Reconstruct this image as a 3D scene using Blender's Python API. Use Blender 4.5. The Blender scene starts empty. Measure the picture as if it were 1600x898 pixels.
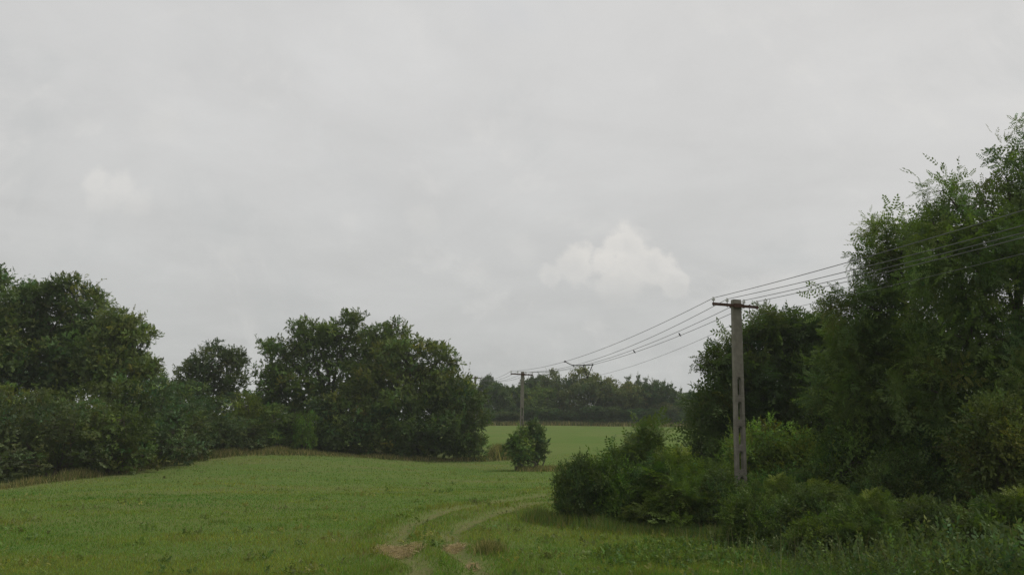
import bpy, bmesh, math, random
import numpy as np
from mathutils import Vector, noise as mnoise

SC = bpy.context.scene
COL = SC.collection
rng = np.random.default_rng(7)
random.seed(7)
R = math.radians

# ------------------------------------------------------------------ camera
F = 1244.0                      # focal length in pixels of a 1600 px wide frame
CX, CY = 800.0, 449.0
CAM_Z = 3.0
HORIZON = 677.0
PITCH = math.atan((HORIZON - CY) / F)
cam_d = bpy.data.cameras.new('camera')
cam_d.sensor_width = 36.0
cam_d.lens = 36.0 * F / 1600.0
cam_d.clip_start = 0.1
cam_d.clip_end = 6000.0
cam = bpy.data.objects.new('camera', cam_d)
cam.location = (0, 0, CAM_Z)
cam.rotation_euler = (math.pi / 2 + PITCH, 0, 0)
COL.objects.link(cam)
SC.camera = cam

# ------------------------------------------------------------------ view
SC.view_settings.view_transform = 'Standard'
SC.view_settings.look = 'None'
SC.view_settings.gamma = 1.0
SC.view_settings.use_curve_mapping = False
SC.view_settings.exposure = 0.32
SC.cycles.max_bounces = 6
SC.cycles.diffuse_bounces = 3
SC.cycles.glossy_bounces = 2
SC.cycles.transmission_bounces = 3
SC.cycles.volume_bounces = 1
SC.cycles.transparent_max_bounces = 4
SC.cycles.use_denoising = True
SC.cycles.denoiser = 'OPENIMAGEDENOISE'
SC.cycles.denoising_input_passes = 'RGB_ALBEDO_NORMAL'
SC.cycles.denoising_prefilter = 'NONE'
SC.cycles.sample_clamp_indirect = 2.0

# ------------------------------------------------------------------ sun (veiled by high cloud)
SUN_EL, SUN_AZ = 56.0, 78.0     # azimuth clockwise from the viewing direction: front right
sun_d = bpy.data.lights.new('sun', 'SUN')
sun_d.energy = 1.5
sun_d.angle = R(22)
sun_d.color = (1.0, 0.955, 0.88)
sun = bpy.data.objects.new('sun', sun_d)
sv = Vector((math.sin(R(SUN_AZ)) * math.cos(R(SUN_EL)), math.cos(R(SUN_AZ)) * math.cos(R(SUN_EL)), math.sin(R(SUN_EL))))
sun.rotation_euler = sv.to_track_quat('Z', 'Y').to_euler()
sun.location = sv * 200
COL.objects.link(sun)

# ------------------------------------------------------------------ world: overcast sky
W = bpy.data.worlds.new('World')
SC.world = W
W.use_nodes = True
nt = W.node_tree
nt.nodes.clear()
def N(tree, typ, **kw):
    n = tree.nodes.new(typ)
    for k, v in kw.items():
        setattr(n, k, v)
    return n
def put(tree, sock, v):
    if hasattr(v, 'is_output'):
        tree.links.new(v, sock)
    else:
        sock.default_value = v
def M(tree, op, a, b=0.0, c=0.0, clamp=False):
    n = N(tree, 'ShaderNodeMath', operation=op)
    n.use_clamp = clamp
    put(tree, n.inputs[0], a); put(tree, n.inputs[1], b); put(tree, n.inputs[2], c)
    return n.outputs[0]
def MR(tree, v, a, b, c=0.0, d=1.0, smooth=False):
    n = N(tree, 'ShaderNodeMapRange')
    if smooth: n.interpolation_type = 'SMOOTHSTEP'
    put(tree, n.inputs[0], v)
    for i, q in enumerate((a, b, c, d)): n.inputs[i + 1].default_value = q
    return n.outputs[0]
def MIX(tree, f, a, b, mode='MIX'):
    n = N(tree, 'ShaderNodeMix', data_type='RGBA', blend_type=mode)
    put(tree, n.inputs[0], f); put(tree, n.inputs[6], a); put(tree, n.inputs[7], b)
    return n.outputs[2]
def NOISE(tree, vec, scale, detail=4.0, rough=0.55, dist=0.0):
    n = N(tree, 'ShaderNodeTexNoise')
    put(tree, n.inputs['Vector'], vec)
    n.inputs['Scale'].default_value = scale
    n.inputs['Detail'].default_value = detail
    n.inputs['Roughness'].default_value = rough
    n.inputs['Distortion'].default_value = dist
    return n.outputs['Fac']

def build_world():
    tc = N(nt, 'ShaderNodeTexCoord')
    sep = N(nt, 'ShaderNodeSeparateXYZ')
    nt.links.new(tc.outputs['Generated'], sep.inputs[0])
    x, y, z = sep.outputs
    zc = M(nt, 'MAXIMUM', z, 0.0)
    den = M(nt, 'ADD', zc, 0.16)
    px = M(nt, 'DIVIDE', x, den); py = M(nt, 'DIVIDE', y, den)
    cmb = N(nt, 'ShaderNodeCombineXYZ')
    put(nt, cmb.inputs[0], px); put(nt, cmb.inputs[1], py)
    layer = cmb.outputs[0]
    # broad stratus sheet, lighter overhead and towards the veiled sun
    base = MIX(nt, MR(nt, z, 0.02, 0.45, smooth=True), (0.445, 0.451, 0.446, 1), (0.540, 0.540, 0.538, 1))
    sx, sy, sz = sv
    dots = M(nt, 'ADD', M(nt, 'ADD', M(nt, 'MULTIPLY', x, sx), M(nt, 'MULTIPLY', y, sy)), M(nt, 'MULTIPLY', z, sz))
    glow = MR(nt, dots, 0.25, 1.0, 0.0, 0.24, smooth=True)
    base = MIX(nt, glow, base, (0.74, 0.715, 0.69, 1))
    n1 = NOISE(nt, layer, 1.35, 6.0, 0.55, 0.5)
    n2 = NOISE(nt, layer, 3.6, 5.0, 0.6, 0.3)
    mott = M(nt, 'ADD', MR(nt, n1, 0.3, 0.72, -0.06, 0.06), MR(nt, n2, 0.3, 0.7, -0.025, 0.025))
    mul = M(nt, 'ADD', 1.0, mott)
    cm = N(nt, 'ShaderNodeCombineXYZ')
    for i in range(3): put(nt, cm.inputs[i], mul)
    base = MIX(nt, 1.0, base, cm.outputs[0], 'MULTIPLY')
    # a clear-sky texture showing faintly through thin places of the sheet
    sky = N(nt, 'ShaderNodeTexSky', sky_type='NISHITA')
    sky.sun_disc = False
    sky.sun_elevation = R(SUN_EL)
    sky.sun_rotation = R(SUN_AZ)
    sky.dust_density = 3.0
    skyc = MIX(nt, 1.0, sky.outputs[0], (0.10, 0.10, 0.10, 1), 'MULTIPLY')
    n3 = NOISE(nt, layer, 0.9, 5.0, 0.55, 0.8)
    thin = M(nt, 'MULTIPLY', MR(nt, n3, 0.56, 0.74, 0.0, 0.24, smooth=True), MR(nt, z, 0.2, 0.5, 0, 1))
    base = MIX(nt, thin, base, skyc)
    # cumulus heads standing low over the wood
    yy = M(nt, 'MAXIMUM', y, 0.05)
    u = M(nt, 'DIVIDE', x, yy); v = M(nt, 'DIVIDE', z, yy)
    c2 = N(nt, 'ShaderNodeCombineXYZ'); put(nt, c2.inputs[0], u); put(nt, c2.inputs[1], v)
    nz = M(nt, 'SUBTRACT', NOISE(nt, c2.outputs[0], 26.0, 6.0, 0.62), 0.5)
    nzb = M(nt, 'SUBTRACT', NOISE(nt, c2.outputs[0], 9.0, 3.0, 0.5), 0.5)
    def uv(px_, py_):
        X = (px_ - CX) / F; Z = (CY - py_) / F
        yv = math.cos(PITCH) - math.sin(PITCH) * Z
        zv = math.sin(PITCH) + math.cos(PITCH) * Z
        return X / yv, zv / yv
    def cloud(blobs, bottom, soft):
        tot = None
        for bx, by, br in blobs:
            cu, cv = uv(bx, by); r = br / F * 1.05
            du = M(nt, 'SUBTRACT', u, cu); dv = M(nt, 'SUBTRACT', v, cv)
            d2 = M(nt, 'ADD', M(nt, 'MULTIPLY', du, du), M(nt, 'MULTIPLY', dv, dv))
            g = M(nt, 'SUBTRACT', 1.0, M(nt, 'DIVIDE', M(nt, 'SQRT', d2), r))
            tot = g if tot is None else M(nt, 'SMOOTH_MAX', tot, g, 0.25)
        f = M(nt, 'ADD', tot, M(nt, 'ADD', M(nt, 'MULTIPLY', nz, 1.7), M(nt, 'MULTIPLY', nzb, 0.9)))
        m = MR(nt, f, 0.02, soft, 0, 1, smooth=True)
        _, vb = uv(0 + CX, bottom); _, vt = uv(CX, bottom - 110)
        fade = MR(nt, v, vb, vt, 0.0, 1.0, smooth=True)
        shade = MR(nt, M(nt, 'ADD', f, M(nt, 'MULTIPLY', nz, 0.9)), 0.0, 1.1, 1.0, 0.55)
        return M(nt, 'MULTIPLY', M(nt, 'MULTIPLY', m, fade), M(nt, 'MULTIPLY', shade, MR(nt, y, 0.1, 0.3)))
    k1 = cloud([(982, 386, 40), (945, 412, 30), (897, 414, 40), (1016, 420, 40), (1052, 444, 26), (862, 432, 24), (968, 440, 50)], 500, 0.45)
    k1 = M(nt, 'MULTIPLY', k1, MR(nt, u, uv(840, 420)[0], uv(1000, 420)[0], 0.5, 1.0))
    k1 = M(nt, 'MULTIPLY', k1, MR(nt, NOISE(nt, c2.outputs[0], 14.0, 5.0, 0.6), 0.3, 0.65, 0.55, 1.0))
    base = MIX(nt, M(nt, 'MULTIPLY', k1, 0.88), base, (0.70, 0.675, 0.635, 1))
    k2 = cloud([(150, 284, 30), (184, 300, 36), (214, 320, 32), (165, 312, 38)], 375, 0.7)
    base = MIX(nt, M(nt, 'MULTIPLY', k2, 0.6), base, (0.66, 0.645, 0.615, 1))
    k3 = cloud([(815, 388, 34), (740, 438, 40), (660, 345, 34), (545, 345, 26), (370, 405, 40), (250, 190, 46)], 480, 1.0)
    base = MIX(nt, M(nt, 'MULTIPLY', k3, 0.34), base, (0.60, 0.59, 0.57, 1))
    # ragged, layered cloud in the low and middle sky
    nl = NOISE(nt, c2.outputs[0], 3.2, 7.0, 0.6, 0.4)
    mp = N(nt, 'ShaderNodeMapping'); mp.inputs['Location'].default_value = (0.012, 0.03, 0.0); nt.links.new(c2.outputs[0], mp.inputs[0])
    nl2 = NOISE(nt, mp.outputs[0], 3.2, 7.0, 0.6, 0.4)
    front = MR(nt, y, 0.2, 0.5)
    low = M(nt, 'MULTIPLY', front, MR(nt, v, 0.75, 0.45))
    base = MIX(nt, M(nt, 'MULTIPLY', MR(nt, nl, 0.53, 0.68, 0, 0.26, smooth=True), low), base, (0.385, 0.405, 0.41, 1))
    base = MIX(nt, M(nt, 'MULTIPLY', MR(nt, M(nt, 'SUBTRACT', nl2, nl), 0.02, 0.12, 0, 0.24, smooth=True), low), base, (0.63, 0.62, 0.60, 1))
    # the lower half: dull green-grey of far land
    base = MIX(nt, MR(nt, z, -0.08, -0.01), (0.05, 0.06, 0.04, 1), base)
    bg = N(nt, 'ShaderNodeBackground')
    put(nt, bg.inputs[0], base); bg.inputs[1].default_value = 0.95
    out = N(nt, 'ShaderNodeOutputWorld')
    nt.links.new(bg.outputs[0], out.inputs[0])
build_world()

# ------------------------------------------------------------------ helpers
cp, sp_ = math.cos(PITCH), math.sin(PITCH)
def at(px, py, d):
    """point at distance d along +Y seen at pixel (px, py) of the 1600 px frame"""
    a = (px - CX) / F; b = (CY - py) / F
    ry = cp - sp_ * b; rz = sp_ + cp * b
    s = d / ry
    return np.array((a * s, d, CAM_Z + rz * s))
def tag(o, label=None, cat=None, group=None, kind=None):
    if label: o['label'] = label
    if cat: o['category'] = cat
    if group: o['group'] = group
    if kind: o['kind'] = kind
    return o
def link(name, me, parent=None, loc=None):
    o = bpy.data.objects.new(name, me)
    COL.objects.link(o)
    if parent is not None: o.parent = parent
    if loc is not None: o.location = loc
    return o
def empty(name, loc=(0, 0, 0), rz=0.0):
    o = bpy.data.objects.new(name, None)
    o.empty_display_size = 0.3
    o.location = loc; o.rotation_euler = (0, 0, rz)
    COL.objects.link(o)
    return o
def mesh_np(name, V, Fq, mat, col=None, smooth=False):
    """V (n,3), Fq (m,k) index array of equal polygons, col (n,3)"""
    me = bpy.data.meshes.new(name)
    V = np.ascontiguousarray(V, dtype=np.float32); Fq = np.ascontiguousarray(Fq, dtype=np.int32)
    m, k = Fq.shape
    me.vertices.add(len(V)); me.vertices.foreach_set('co', V.ravel())
    me.loops.add(m * k); me.loops.foreach_set('vertex_index', Fq.ravel())
    me.polygons.add(m)
    me.polygons.foreach_set('loop_start', np.arange(0, m * k, k, dtype=np.int32))
    me.update(calc_edges=True)
    if smooth: me.polygons.foreach_set('use_smooth', np.ones(m, dtype=bool))
    if col is not None:
        a = me.attributes.new('tint', 'FLOAT_COLOR', 'POINT')
        c4 = np.ones((len(V), 4), dtype=np.float32); c4[:, :3] = col
        a.data.foreach_set('color', c4.ravel())
    me.materials.append(mat)
    return me
class MB:
    """collects simple solids into one mesh"""
    def __init__(s): s.v = []; s.f = []
    def add(s, V, Fs):
        o = len(s.v); s.v += [tuple(map(float, p)) for p in V]; s.f += [tuple(i + o for i in f) for f in Fs]
    def box(s, a, b):
        x0, y0, z0 = a; x1, y1, z1 = b
        s.add([(x0, y0, z0), (x1, y0, z0), (x1, y1, z0), (x0, y1, z0), (x0, y0, z1), (x1, y0, z1), (x1, y1, z1), (x0, y1, z1)],
              [(0, 3, 2, 1), (4, 5, 6, 7), (0, 1, 5, 4), (1, 2, 6, 5), (2, 3, 7, 6), (3, 0, 4, 7)])
    def tube(s, pts, rad, n=6, caps=True):
        pts = [np.array(p, float) for p in pts]
        if np.isscalar(rad): rad = [rad] * len(pts)
        V = []; Fs = []
        up = np.array((0.13, 0.21, 0.97))
        for i, p in enumerate(pts):
            t = pts[min(i + 1, len(pts) - 1)] - pts[max(i - 1, 0)]
            t = t / (np.linalg.norm(t) + 1e-9)
            a = np.cross(t, up)
            if np.linalg.norm(a) < 0.15: a = np.cross(t, (1, 0.1, 0))
            a /= np.linalg.norm(a); b = np.cross(t, a)
            for k in range(n):
                q = 2 * math.pi * k / n
                V.append(p + rad[i] * (a * math.cos(q) + b * math.sin(q)))
        for i in range(len(pts) - 1):
            for k in range(n):
                k2 = (k + 1) % n
                Fs.append((i * n + k, i * n + k2, (i + 1) * n + k2, (i + 1) * n + k))
        if caps:
            Fs.append(tuple(range(n - 1, -1, -1))); e = (len(pts) - 1) * n
            Fs.append(tuple(range(e, e + n)))
        s.add(V, Fs)
    def lathe(s, c, prof, n=10, axis=(0, 0, 1)):
        V = []; Fs = []
        for (r, h) in prof:
            for k in range(n):
                q = 2 * math.pi * k / n
                V.append((c[0] + r * math.cos(q), c[1] + r * math.sin(q), c[2] + h))
        for i in range(len(prof) - 1):
            for k in range(n):
                k2 = (k + 1) % n
                Fs.append((i * n + k, i * n + k2, (i + 1) * n + k2, (i + 1) * n + k))
        Fs.append(tuple(range(n - 1, -1, -1))); e = (len(prof) - 1) * n
        Fs.append(tuple(range(e, e + n)))
        s.add(V, Fs)
    def mesh(s, name, mat, smooth=False):
        me = bpy.data.meshes.new(name)
        me.from_pydata(s.v, [], s.f); me.update()
        if smooth: me.polygons.foreach_set('use_smooth', [True] * len(me.polygons))
        me.materials.append(mat)
        return me
    def build(s, name, mat, parent=None, smooth=False):
        return link(name, s.mesh(name, mat, smooth), parent)
def copy_tree(o, parent=None):
    c = o.copy(); COL.objects.link(c); c.parent = parent
    for ch in [q for q in bpy.data.objects if q.parent == o]: copy_tree(ch, c)
    return c

# ------------------------------------------------------------------ materials
def new_mat(name):
    m = bpy.data.materials.new(name); m.use_nodes = True
    t = m.node_tree; t.nodes.clear()
    out = N(t, 'ShaderNodeOutputMaterial')
    return m, t, out
def leaf_mat(name, trans=0.36, gloss=0.022):
    m, t, out = new_mat(name)
    at_ = N(t, 'ShaderNodeAttribute', attribute_name='tint')
    oi = N(t, 'ShaderNodeObjectInfo')
    c = MIX(t, 1.0, at_.outputs['Color'], oi.outputs['Color'], 'MULTIPLY')
    d = N(t, 'ShaderNodeBsdfDiffuse'); put(t, d.inputs[0], c)
    tr = N(t, 'ShaderNodeBsdfTranslucent')
    put(t, tr.inputs[0], MIX(t, 1.0, c, (1.15, 1.25, 0.55, 1), 'MULTIPLY'))
    ms = N(t, 'ShaderNodeMixShader'); ms.inputs[0].default_value = trans
    t.links.new(d.outputs[0], ms.inputs[1]); t.links.new(tr.outputs[0], ms.inputs[2])
    g = N(t, 'ShaderNodeBsdfGlossy'); g.inputs['Roughness'].default_value = 0.5; g.inputs['Color'].default_value = (0.7, 0.75, 0.65, 1)
    m2 = N(t, 'ShaderNodeMixShader'); m2.inputs[0].default_value = gloss
    t.links.new(ms.outputs[0], m2.inputs[1]); t.links.new(g.outputs[0], m2.inputs[2])
    t.links.new(m2.outputs[0], out.inputs[0])
    return m
LEAF = leaf_mat('leaf')
BLADE = leaf_mat('grass_blade', 0.42, 0.0)
DRY = leaf_mat('dry_blade', 0.4, 0.0)
def simple_mat(name, c1, c2, scale, rough=0.85, bump=0.3, spots=None, metal=0.0, coord='Object'):
    m, t, out = new_mat(name)
    tc = N(t, 'ShaderNodeTexCoord')
    v = tc.outputs[coord]
    n1 = NOISE(t, v, scale, 6, 0.65)
    c = MIX(t, MR(t, n1, 0.3, 0.7), (*c1, 1), (*c2, 1))
    if spots:
        n2 = NOISE(t, v, spots[1], 3, 0.6)
        c = MIX(t, MR(t, n2, spots[2], spots[2] + 0.03), c, (*spots[0], 1))
    p = N(t, 'ShaderNodeBsdfPrincipled')
    put(t, p.inputs['Base Color'], c); p.inputs['Roughness'].default_value = rough; p.inputs['Metallic'].default_value = metal
    p.inputs['Specular IOR Level'].default_value = 0.25
    if bump:
        b = N(t, 'ShaderNodeBump'); b.inputs['Strength'].default_value = bump; b.inputs['Distance'].default_value = 0.02
        put(t, b.inputs['Height'], NOISE(t, v, scale * 4, 5, 0.7))
        t.links.new(b.outputs[0], p.inputs['Normal'])
    t.links.new(p.outputs[0], out.inputs[0])
    return m
BARK = simple_mat('bark', (0.055, 0.043, 0.032), (0.11, 0.09, 0.07), 5.0, 0.95, 0.6)
CONC = simple_mat('concrete', (0.140, 0.128, 0.102), (0.245, 0.228, 0.190), 4.0, 0.95, 0.5, ((0.62, 0.6, 0.55), 13.0, 0.735))
RUST = simple_mat('rusty_steel', (0.045, 0.022, 0.015), (0.10, 0.05, 0.03), 14.0, 0.8, 0.2)
STEEL = simple_mat('dark_steel', (0.03, 0.03, 0.032), (0.05, 0.05, 0.05), 10.0, 0.6, 0.0)
PORC = simple_mat('porcelain', (0.55, 0.55, 0.53), (0.68, 0.68, 0.66), 8.0, 0.25, 0.0)
WIRE = simple_mat('aluminium_wire', (0.13, 0.13, 0.13), (0.18, 0.18, 0.18), 3.0, 0.6, 0.0)
FEATHER = simple_mat('feather', (0.015, 0.016, 0.022), (0.03, 0.03, 0.035), 20.0, 0.7, 0.0)

# ------------------------------------------------------------------ terrain
ctrl_px = [(0, 898, 18), (400, 898, 18), (800, 898, 18), (1200, 898, 18), (1600, 898, 18),
           (0, 800, 30), (300, 800, 30), (600, 800, 30), (-100, 775, 41), (0, 762, 44), (100, 750, 48), (180, 740, 53), (250, 727, 58), (330, 712, 66),
           (400, 705, 70), (500, 704, 74), (600, 709, 77), (700, 714, 78), (765, 714, 80), (820, 734, 66), (900, 738, 62), (870, 776, 38),
           (620, 852, 21.6), (760, 664, 150), (900, 664, 152), (1000, 665, 152), (1090, 667, 152), (1300, 668, 152), (400, 664, 152), (0, 668, 152),
           (900, 690, 98), (1050, 690, 98), (1090, 714, 74), (900, 712, 80), (600, 760, 46)]
ctrl = [at(*c) for c in ctrl_px] + [np.array(c, float) for c in
        [(10, 30, 0), (25, 30, 0.2), (14, 24, -0.05), (10, 45, 0.05), (30, 60, 0.4), (45, 100, 2.0), (0, 0, 1.35), (-25, 0, 1.2), (25, 0, 1.35), (0, 7, 0.75), (-90, 60, 0.8), (-90, 120, 2.5)]]
ctrl = np.array(ctrl)
def _phi(r2): return 0.5 * r2 * np.log(r2 + 1e-9)
def _tps(P):
    n = len(P); d2 = ((P[:, None, :2] - P[None, :, :2]) ** 2).sum(-1)
    K = _phi(d2) + np.eye(n) * 4.0
    A = np.zeros((n + 3, n + 3)); A[:n, :n] = K; A[:n, n] = 1; A[:n, n + 1:] = P[:, :2]; A[n, :n] = 1; A[n + 1:, :n] = P[:, :2].T
    return np.linalg.solve(A, np.concatenate([P[:, 2], np.zeros(3)]))
_w = _tps(ctrl)
def _vn(x, y, s):
    return np.sin(x * s * 1.0 + 1.3 * np.sin(y * s * 0.7)) * np.cos(y * s * 1.1 + 0.9 * np.sin(x * s * 0.6 + 2.0))
# wheel ruts of the track (pixels on the ground -> world), left and right rut
def ground_hit(px, py):
    lo, hi = 8.0, 170.0
    a = at(px, py, 1.0) - np.array((0, 0, CAM_Z))
    y = 10.0
    for _ in range(60):
        x = a[0] * y; z = CAM_Z + a[2] * y
        g = base_z(np.array([x]), np.array([y]))[0]
        if z <= g: break
        y *= 1.03
    return np.array((a[0] * y, y))
def base_z(x, y):
    xs = np.clip(x, -95, 60); ys = np.clip(y, -10, 165)
    out = np.zeros(xs.shape)
    fx, fy = xs.ravel(), ys.ravel(); o = np.zeros(fx.shape)
    for i in range(0, len(fx), 20000):
        sl = slice(i, i + 20000)
        d2 = (fx[sl, None] - ctrl[None, :, 0]) ** 2 + (fy[sl, None] - ctrl[None, :, 1]) ** 2
        o[sl] = _phi(d2) @ _w[:len(ctrl)] + _w[len(ctrl)] + fx[sl] * _w[-2] + fy[sl] * _w[-1]
    out = o.reshape(xs.shape)
    return out
def smooth_path(pts, n=60):
    P = np.array(pts, float); t = np.linspace(0, len(P) - 1, n); out = []
    for q in t:
        i = int(min(q, len(P) - 2)); f = q - i
        p0, p1, p2, p3 = P[max(i - 1, 0)], P[i], P[i + 1], P[min(i + 2, len(P) - 1)]
        out.append(0.5 * ((2 * p1) + (p2 - p0) * f + (2 * p0 - 5 * p1 + 4 * p2 - p3) * f * f + (3 * p1 - p0 - 3 * p2 + p3) * f ** 3))
    return np.array(out)
RUT_L = smooth_path([(-3.6, 14.0)] + [ground_hit(*p) for p in [(655, 898), (622, 860), (640, 826), (690, 803), (760, 788), (830, 779), (900, 773)]] + [(14, 42), (24, 44)], 90)
RUT_R = smooth_path([(-1.4, 14.0)] + [ground_hit(*p) for p in [(748, 898), (706, 856), (716, 832), (756, 812), (810, 798), (880, 787)]] + [(14, 36.5), (24, 39)], 90)
def dist_path(x, y, P):
    d = np.full(x.shape, 1e9)
    for i in range(len(P) - 1):
        a, b = P[i], P[i + 1]; ab = b - a; L = (ab ** 2).sum() + 1e-9
        t = np.clip(((x - a[0]) * ab[0] + (y - a[1]) * ab[1]) / L, 0, 1)
        d = np.minimum(d, np.hypot(x - a[0] - t * ab[0], y - a[1] - t * ab[1]))
    return d
def terrain(x, y):
    x = np.asarray(x, float); y = np.asarray(y, float)
    z = base_z(x, y)
    z = z + 0.05 * _vn(x, y, 0.35) + 0.02 * _vn(x + 9, y - 4, 1.3)
    near = (y < 55) & (np.abs(x) < 30)
    if near.any():
        for P, dep in ((RUT_L, 0.11), (RUT_R, 0.10)):
            d = np.full(x.shape, 9.0); d[near] = dist_path(x[near], y[near], P)
            z = z - dep * np.exp(-(d / 0.28) ** 2) + 0.03 * np.exp(-((d - 0.62) / 0.25) ** 2)
    return z
def tz(x, y): return float(terrain(np.array([x]), np.array([y]))[0])

def ground_mat():
    m, t, out = new_mat('meadow')
    tc = N(t, 'ShaderNodeTexCoord'); v = tc.outputs['Object']
    n1 = NOISE(t, v, 0.09, 4, 0.6, 0.3); n2 = NOISE(t, v, 0.7, 5, 0.65); n3 = NOISE(t, v, 6.0, 6, 0.7); n4 = NOISE(t, v, 30.0, 3, 0.7)
    mp = N(t, 'ShaderNodeMapping'); mp.inputs['Scale'].default_value = (0.35, 1.0, 1.0); t.links.new(v, mp.inputs[0])
    n5 = NOISE(t, mp.outputs[0], 0.30, 5, 0.65, 0.6)
    c = MIX(t, MR(t, n1, 0.35, 0.65), (0.086, 0.140, 0.034, 1), (0.112, 0.152, 0.044, 1))
    c = MIX(t, MR(t, n5, 0.50, 0.68, 0, 0.75), c, (0.135, 0.140, 0.055, 1))
    c = MIX(t, MR(t, n2, 0.52, 0.75, 0, 0.6), c, (0.125, 0.135, 0.050, 1))
    c = MIX(t, MR(t, n3, 0.42, 0.25, 0, 0.7), c, (0.055, 0.085, 0.024, 1))
    c = MIX(t, MR(t, n4, 0.5, 0.72, 0, 0.5), c, (0.135, 0.155, 0.055, 1))
    a = N(t, 'ShaderNodeAttribute', attribute_name='tint')
    sp = N(t, 'ShaderNodeSeparateColor'); t.links.new(a.outputs['Color'], sp.inputs[0])
    dry = M(t, 'MULTIPLY', sp.outputs[1], MR(t, n3, 0.3, 0.65, 0.4, 1.0))
    c = MIX(t, dry, c, (0.20, 0.165, 0.085, 1))
    litter = sp.outputs[2]
    c = MIX(t, litter, c, (0.04, 0.034, 0.02, 1))
    p = N(t, 'ShaderNodeBsdfDiffuse'); put(t, p.inputs[0], c)
    b = N(t, 'ShaderNodeBump'); b.inputs['Strength'].default_value = 0.7; b.inputs['Distance'].default_value = 0.08
    put(t, b.inputs['Height'], M(t, 'ADD', n3, M(t, 'MULTIPLY', n4, 0.4)))
    t.links.new(b.outputs[0], p.inputs['Normal']); t.links.new(p.outputs[0], out.inputs[0])
    return m
GROUND = ground_mat()
def gxy(px, d): return at(px, HORIZON, d)[:2]
HEDGE_LINE = np.array([gxy(*p) for p in [(-150, 41), (0, 44.2), (100, 48), (180, 53), (250, 58), (330, 65.5), (400, 69.5), (500, 71.5), (600, 73), (700, 75), (770, 78)]])
def build_ground():
    xs = np.concatenate([[-2500, -1200, -600, -350, -220, -160], np.linspace(-120, -20, 55, endpoint=False), np.linspace(-20, 20, 160, endpoint=False), np.linspace(20, 70, 45), [90, 130, 200, 350, 600, 1200, 2500]])
    ys = np.concatenate([[-400, -150, -60, -30, -15, -5, 2, 8], np.linspace(12, 48, 150, endpoint=False), np.linspace(48, 100, 60, endpoint=False), np.linspace(100, 175, 30), [200, 260, 400, 700, 1300, 2600]])
    X, Y = np.meshgrid(xs, ys)
    Z = terrain(X.ravel(), Y.ravel())
    V = np.stack([X.ravel(), Y.ravel(), Z], 1)
    nx, ny = len(xs), len(ys)
    i = np.arange(nx * ny).reshape(ny, nx)
    Fq = np.stack([i[:-1, :-1], i[:-1, 1:], i[1:, 1:], i[1:, :-1]], -1).reshape(-1, 4)
    x, y = V[:, 0], V[:, 1]
    col = np.zeros((len(V), 3)); 
    dh = dist_path(x, y, HEDGE_LINE)
    col[:, 1] = np.maximum(0.75 * np.exp(-(dh / 1.4) ** 2), 0.8 * np.exp(-((y - 149.5) / 2.5) ** 2) * (np.abs(x) < 60))
    dt = np.minimum(dist_path(x, y, RUT_L), dist_path(x, y, RUT_R))
    col[:, 1] = np.maximum(col[:, 1], 0.35 * np.exp(-(dt / 0.8) ** 2) * (y < 50))
    # ground tinted darker brown beneath the thickets
    def ell(cx, cy, rx, ry): return np.clip(1.6 - np.sqrt(((x - cx) / rx) ** 2 + ((y - cy) / ry) ** 2) * 1.5, 0, 1)
    dark_mask = np.maximum.reduce([ell(14, 27, 8, 7), ell(6, 28, 3.5, 3), ell(22, 30, 14, 14), ell(-13, 80, 10, 7), ell(-38, 58, 14, 11)])
    col[:, 2] = dark_mask * 0.85
    o = link('ground', mesh_np('ground', V, Fq, GROUND, col, True))
    tag(o, 'mown green meadow rising gently towards the far wood', kind='structure')
build_ground()

def build_track():
    m, t, out = new_mat('rut_soil')
    tc = N(t, 'ShaderNodeTexCoord'); v = tc.outputs['Object']
    n1 = NOISE(t, v, 1.1, 5, 0.65); n2 = NOISE(t, v, 9.0, 5, 0.7)
    c = MIX(t, MR(t, n2, 0.3, 0.7), (0.092, 0.112, 0.040, 1), (0.160, 0.148, 0.068, 1))
    c = MIX(t, MR(t, n1, 0.50, 0.66, 0, 0.8), c, (0.075, 0.115, 0.034, 1))
    d = N(t, 'ShaderNodeBsdfDiffuse'); put(t, d.inputs[0], c)
    b = N(t, 'ShaderNodeBump'); b.inputs['Strength'].default_value = 0.8; b.inputs['Distance'].default_value = 0.04
    put(t, b.inputs['Height'], n2); t.links.new(b.outputs[0], d.inputs['Normal'])
    t.links.new(d.outputs[0], out.inputs[0])
    V = []; Fs = []
    for P in (RUT_L, RUT_R):
        Q = smooth_path(P, 320); o = len(V); K = 5
        T = np.gradient(Q, axis=0); T /= np.linalg.norm(T, axis=1)[:, None]; Nn = np.stack([-T[:, 1], T[:, 0]], 1)
        for i, (p, nn) in enumerate(zip(Q, Nn)):
            wl = 0.14 + 0.09 * rng.random() + 0.05 * math.sin(i * 0.21); wr = 0.14 + 0.09 * rng.random() + 0.05 * math.sin(i * 0.17 + 2)
            for k, w in enumerate(np.linspace(-wl, wr, K)):
                x, y = p + nn * w
                V.append((x, y))
        for i in range(len(Q) - 1):
            for k in range(K - 1):
                a = o + i * K + k; Fs.append((a, a + 1, a + K + 1, a + K))
    V = np.array(V); Z = terrain(V[:, 0], V[:, 1]) + 0.016
    o = link('dirt_track', mesh_np('dirt_track', np.column_stack([V, Z]), np.array(Fs), m, None, True))
    tag(o, 'pair of worn wheel ruts curving right across the meadow', kind='structure')
build_track()

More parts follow.
